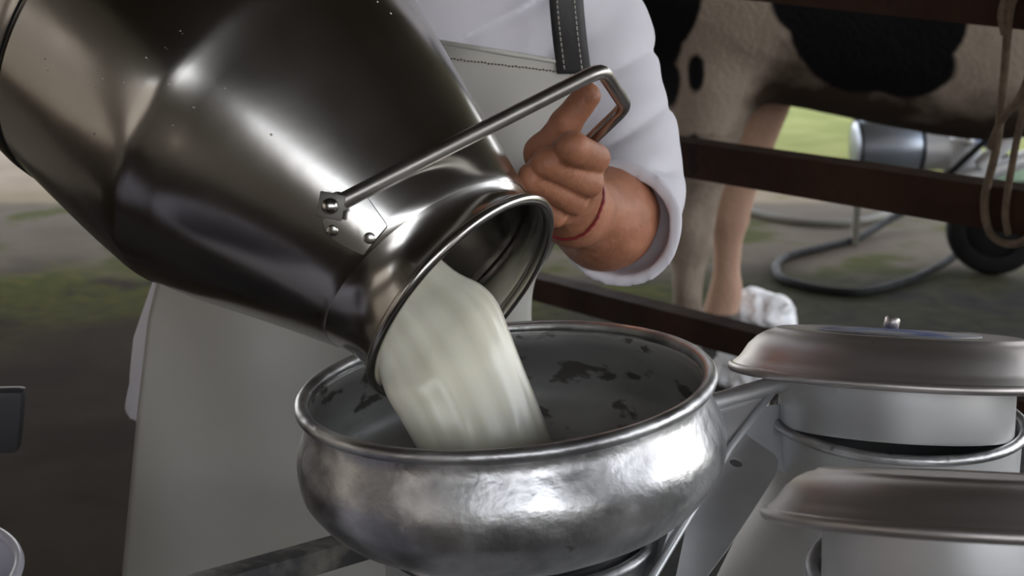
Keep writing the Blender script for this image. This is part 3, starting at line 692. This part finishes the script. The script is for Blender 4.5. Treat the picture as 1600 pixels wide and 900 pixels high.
# ------------------------------------------------------------------ cow
cow = thing('cow', (1.2, 4.5, 0), 'black and white cow standing behind the rails with dirty belly', 'cow')
YN = 4.45; COWS = .30
LN = Q(1070, 300, YN)[0]; LF = Q(1140, 200, 4.85)[0]; LF2 = Q(1124, 400, 4.85)[0]
def leg(p, x0, y0, z0, xk, yk, xf, yf, r0):
    d = cone(p, (x0, y0, z0), (xk, yk, .44), r0, .062); d = smin(d, cone(p, (xk, yk, .47), (xk, yk, .40), .066, .064), .03)
    d = smin(d, cone(p, (xk, yk, .40), (xf, yf, .14), .052, .043), .03); d = smin(d, cone(p, (xf, yf, .16), (xf-.015, yf, .09), .054, .058), .03)
    return d
def cow_f(p):
    d = cone(p, (.75, 4.62, 1.19), (1.45, 4.52, 1.16), .36, .40); d = smin(d, cone(p, (1.45, 4.52, 1.16), (2.25, 4.42, 1.17), .40, .37), .15)
    d = smin(d, cone(p, (.60, 4.62, 1.10), (.52, 4.64, .98), .26, .20), .15)
    d = smin(d, ell(p, (1.35, 4.50, .99), (.55, .30, .22)), .12)
    d = smin(d, cone(p, (.5, 4.62, 1.2), (-.05, 4.75, 1.42), .24, .16), .15)
    d = smin(d, cone(p, (-.1, 4.76, 1.46), (-.42, 4.80, 1.22), .14, .085), .08)
    for s in (-1, 1): d = smin(d, cone(p, (-.08, 4.78+s*.12, 1.5), (-.02, 4.78+s*.30, 1.47), .04, .03), .03)
    d = smin(d, leg(p, LN+.05, YN+.03, .86, LN, YN, LN, YN, .135), .09)
    d = smin(d, leg(p, LF+.06, 4.82, .86, LF2, 4.85, LF2, 4.85, .125), .07)
    for y in (4.25, 4.6): 
        d = smin(d, cone(p, (2.3, y, 1.1), (2.22, y, .72), .21, .12), .09); d = smin(d, leg(p, 2.22, y, .75, 2.36, y, 2.30, y, .11), .05)
    d = smin(d, ell(p, (1.98, 4.44, .78), (.2, .16, .16)), .08)
    d = smin(d, cone(p, (2.6, 4.40, 1.35), (2.68, 4.4, .6), .03, .025), .03)
    return d+.006*wob(p, 9)+.002*wob(p, 34, 3)
V5, Q5 = sdf(lambda p: cow_f(p+np.array([.02, COWS, 0])), (-.6, 3.95-COWS, .05), (2.85, 5.2-COWS, 1.75), .017)
V5 = V5+np.array([.02, COWS, 0])
def coat_mat():
    m = bpy.data.materials.new('cow_coat'); m.use_nodes = True; t = m.node_tree; N = t.nodes; L = t.links; b = N['Principled BSDF']
    at_ = N.new('ShaderNodeVertexColor'); at_.layer_name = 'coat'; s = N.new('ShaderNodeSeparateColor'); L.new(at_.outputs[0], s.inputs[0])
    tcx = N.new('ShaderNodeTexCoord')
    def thr(src, amp, sc, lo, hi):
        n = N.new('ShaderNodeTexNoise'); L.new(tcx.outputs['Object'], n.inputs['Vector']); n.inputs['Scale'].default_value = sc; n.inputs['Detail'].default_value = 6
        a = N.new('ShaderNodeMath'); a.operation = 'MULTIPLY_ADD'; L.new(n.outputs[0], a.inputs[0]); a.inputs[1].default_value = amp; L.new(src, a.inputs[2])
        r = N.new('ShaderNodeMapRange'); r.clamp = True; L.new(a.outputs[0], r.inputs[0]); r.inputs[1].default_value = lo+amp/2; r.inputs[2].default_value = hi+amp/2; return r.outputs[0]
    def mix(f_, a, c):
        n = N.new('ShaderNodeMix'); n.data_type = 'RGBA'; L.new(f_, n.inputs[0])
        for i, v_ in ((6, a), (7, c)):
            if isinstance(v_, tuple): n.inputs[i].default_value = (*v_, 1)
            else: L.new(v_, n.inputs[i])
        return n.outputs[2]
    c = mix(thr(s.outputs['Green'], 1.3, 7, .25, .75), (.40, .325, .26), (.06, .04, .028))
    c = mix(thr(s.outputs['Blue'], .3, 8, .3, .7), c, (.52, .33, .24))  # tan tint standing in for sunlight on the far foreleg
    c = mix(thr(s.outputs['Red'], .22, 9, .46, .54), c, (.008, .007, .008))
    L.new(c, b.inputs['Base Color']); b.inputs['Roughness'].default_value = .75; b.inputs['Specular IOR Level'].default_value = .15
    n = N.new('ShaderNodeTexNoise'); L.new(tcx.outputs['Object'], n.inputs['Vector']); n.inputs['Scale'].default_value = 60
    bp = N.new('ShaderNodeBump'); L.new(n.outputs[0], bp.inputs['Height']); bp.inputs['Strength'].default_value = .4; bp.inputs['Distance'].default_value = .01; L.new(bp.outputs[0], b.inputs['Normal'])
    return m
cb_ = child(raw('body', V5-np.array([.02, COWS, 0]), Q5, coat_mat()), cow)
black = np.full(len(V5), -9.0)
for (x, y, rx, ry) in [(1030, -5, 66, 85), (1030, 70, 40, 50), (1050, 128, 21, 42), (1093, 112, 11, 26), (1350, 20, 118, 112), (1270, -10, 70, 60), (1395, 95, 66, 46), (1092, 218, 9, 14), (1620, -60, 60, 70)]:
    c = Q(x, y, 4.13); k = 4.13/FPX/.98
    e = 1-np.sqrt(((V5[:, 0]-c[0])/(rx*k))**2+((V5[:, 2]-c[2])/(ry*k))**2); black = np.maximum(black, e*min(rx, ry)*k/.12)
black = np.where((V5[:, 2] < .9) & (V5[:, 1] > 4.66), -1, black)
red = np.clip(.5+black, 0, 1)
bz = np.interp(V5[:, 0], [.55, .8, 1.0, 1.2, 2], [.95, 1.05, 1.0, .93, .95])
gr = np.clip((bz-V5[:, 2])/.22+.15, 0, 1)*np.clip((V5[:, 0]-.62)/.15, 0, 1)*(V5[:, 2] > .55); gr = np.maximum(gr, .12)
far = ((V5[:, 1] > 4.68) & (V5[:, 2] < .92) & (V5[:, 0] < 1.0)).astype(float); gr = np.where(far > 0, .1, gr); gr = np.where((far == 0) & (V5[:, 0] < .75) & (V5[:, 2] < .75), .45, gr)  # far foreleg painted as sunlit; near one darkened with dirt and shade
ca = cb_.data.color_attributes.new('coat', 'FLOAT_COLOR', 'POINT'); ca.data.foreach_set('color', np.stack([red, gr, far, np.ones(len(V5))], 1).astype(np.float32).ravel())
for (x, y) in [(LN-.015, YN), (LF2-.015, 4.85), (2.285, 4.25), (2.285, 4.6)]:
    v, f = lathe([(.0, 0), (.074, 0), (.076, .01), (.062, .08), (.05, .095), (.0, .095)], (x-.02, y-COWS, 0), n=24); child(mesh('hoof', v, f, HOOF, sharp=50), cow)

# ------------------------------------------------------------------ milking machine, hoses, bags
YM = 5.6
mm = thing('milking_machine', G(1500, 425), 'wheeled milking machine with steel tank under the cow', 'machine')
k = YM/FPX/.99
tcn = Q(1386, 228, YM)
v, f = lathe([(.0, -.138), (.07, -.136), (.1, -.128), (.106, -.118), (.106, .118), (.1, .128), (.07, .136), (.0, .138)], tcn, (1, 0, .03), (0, 0, 1), 48); child(mesh('tank', v, f, TANK, sharp=50), mm)
for s in (-.122, .122):
    v, f = lathe(torus(.106, .006, s, 8), tcn, (1, 0, .03), (0, 0, 1), 48, True); child(mesh('tank_band', v, f, RUBBER), mm)
v, f = lathe([(.0, -.055), (.07, -.055), (.085, -.045), (.085, .045), (.07, .055), (.0, .055)], Q(1457, 232, YM), (1, 0, 0), (0, 0, 1), 40); child(mesh('motor', v, f, CHROME, sharp=40), mm)
v, f = box(Q(1500, 240, YM), XYZ, (.13, .16, .15), .02); child(mesh('pump_block', v, f, CHROME, sharp=50), mm)
for (a, b, r, mt) in [((1495, 285), (1640, 235), .035, CHROME), ((1530, 262), (1590, 205), .032, CHROME), ((1480, 275), (1545, 215), .012, RUBBER), ((1545, 245), (1640, 250), .012, RUBBER)]:
    v, f = tube([Q(*a, YM-.15), Q(*b, YM-.15)], r, 16); child(mesh('pipe', v, f, mt, sharp=50), mm)
v, f = lathe([(.0, 0), (.022, .0), (.024, .02), (.015, .03), (.0, .032)], Q(1512, 226, YM-.1), (0, -.3, 1), (1, 0, 0), 20); child(mesh('valve', v, f, CHROME), mm)
v, f = box(Q(1545, 222, YM-.12), XYZ, (.03, .03, .05), .006); child(mesh('valve_cap', v, f, BLUEP), mm)
v, f = box(Q(1572, 268, YM), XYZ, (.12, .12, .07), .01); child(mesh('side_cover', v, f, GREENP), mm)
wc = G(1548, 428); wc = np.array([wc[0], wc[1], .185])
v, f = lathe([(.11, -.045), (.16, -.05), (.18, -.035), (.185, 0), (.18, .035), (.16, .05), (.11, .045)], wc, (.25, 1, 0), (0, 0, 1), 48, True); child(mesh('wheel', v, f, RUBBER, sharp=50), mm)
v, f = lathe([(.0, -.03), (.1, -.03), (.115, -.02), (.115, .02), (.1, .03), (.0, .03)], wc, (.25, 1, 0), (0, 0, 1), 32); child(mesh('wheel_hub', v, f, RUBBER, sharp=50), mm)
v, f = joinm(bar(Q(1340, 262, YM), Q(1640, 290, YM), .03, .03), bar(wc+np.array([0, 0, 0]), Q(1560, 290, YM), .04, .04)); child(mesh('chassis', v, f, RUST, smooth=False), mm)
lp0 = G(1335, 382); v, f = bar((lp0[0], lp0[1], 0), (lp0[0], lp0[1]+.0, .40), .03, .03, .003, up=(0, 1, 0)); child(mesh('prop_leg', v, f, GHOSE, smooth=False), mm)
v, f = tube(catmull([G(x, y, z) for x, y, z in [(1440, 318, .10), (1395, 340, .05), (1340, 372, .016), (1280, 388, .016), (1228, 402, .016), (1212, 420, .016), (1232, 440, .016), (1330, 457, .016), (1415, 440, .016), (1480, 408, .03), (1518, 378, .08)]], 10), .0165, 12)
tag(mesh('hose', v, f, RUBBER), 'black rubber hose looped on the ground beside the wheel', 'hose')
v, f = tube(catmull([G(x, y, .016) for x, y in [(1080, 312), (1150, 325), (1230, 344), (1310, 349), (1370, 340), (1420, 322)]], 8), .018, 10)
tag(mesh('hose', v, f, GHOSE), 'dusty grey hose lying farther back behind the cow legs', 'hose')
def bagf(c, r, sd_):
    def ff(p):
        d = smin(ell(p, c, r), ell(p, c+np.array([r[0]*.7, 0, -r[2]*.2]), (r[0]*.8, r[1]*.8, r[2]*.75)), .05)
        return np.maximum(d+.018*wob(p, 55, sd_)+.010*np.abs(wob(p, 110, sd_+3)), .002-p[:, 2])
    return sdf(ff, c-np.array(r)*2.2, c+np.array(r)*2.4, .007)
g1 = G(1175, 513); V6, Q6 = bagf(np.array([g1[0], g1[1], .055]), (.10, .10, .085), 1); tag(raw('plastic_bag', V6, Q6, BAG), 'crumpled white plastic bag on the ground at the cow hooves', 'bag')
g2 = G(1165, 606); V7, Q7 = bagf(np.array([g2[0], g2[1], .055]), (.10, .09, .085), 4); tag(raw('plastic_bag', V7, Q7, BAG), 'bright white plastic bag seen between the bowl and the blue painted lid', 'bag')

# ------------------------------------------------------------------ left edge: chair and pail
ch = P(27, 608, 1.5); cx0 = ch[0]-.20; cy0 = ch[1]
chair = thing('plastic_chair', (cx0, cy0-.2, 0), 'dark grey plastic chair, only its back corner in view at left', 'chair')
zt_ = ch[2]; zb_ = P(20, 722, 1.5)[2]
v, f = box((cx0, cy0, (zt_+zb_)/2), ((1, .05, 0), (-.05, 1, .10), (.20, -.10, 1)), (.40, .022, zt_-zb_), .008); child(mesh('backrest', v, f, CHAIRM, sharp=40), chair)
v, f = box((cx0, cy0-.20, .45), XYZ, (.42, .36, .03), .01); child(mesh('seat', v, f, CHAIRM, sharp=40), chair)
for s in (-1, 1):
    v, f = bar((cx0+s*.14, cy0-.02, .0), (cx0+s*.14, cy0, zb_+.05), .035, .03, .004, up=(0, 1, 0)); child(mesh('leg', v, f, CHAIRM, sharp=40), chair)
    v, f = bar((cx0+s*.18, cy0-.36, .0), (cx0+s*.17, cy0-.34, .45), .035, .03, .004, up=(0, 1, 0)); child(mesh('leg', v, f, CHAIRM, sharp=40), chair)
pc = P(-262, 915, .98); pail = thing('drum', (pc[0], pc[1], 0), 'tall pale lilac drum, its rim peeping in at the lower left corner', 'drum')
hp_ = pc[2]
v, f = lathe([(.0, 0), (.118, 0), (.122, .01), (.124, hp_), (.1205, hp_), (.1185, .012), (.0, .012)], (pc[0], pc[1], 0), n=80); child(mesh('drum_body', v, f, PAIL, sharp=40), pail)
v, f = lathe(torus(.123, .004, hp_, 10), (pc[0], pc[1], 0), n=80, closed=True); child(mesh('rolled_rim', v, f, PAIL), pail)
# ------------------------------------------------------------------ tidy
bpy.context.view_layer.update()
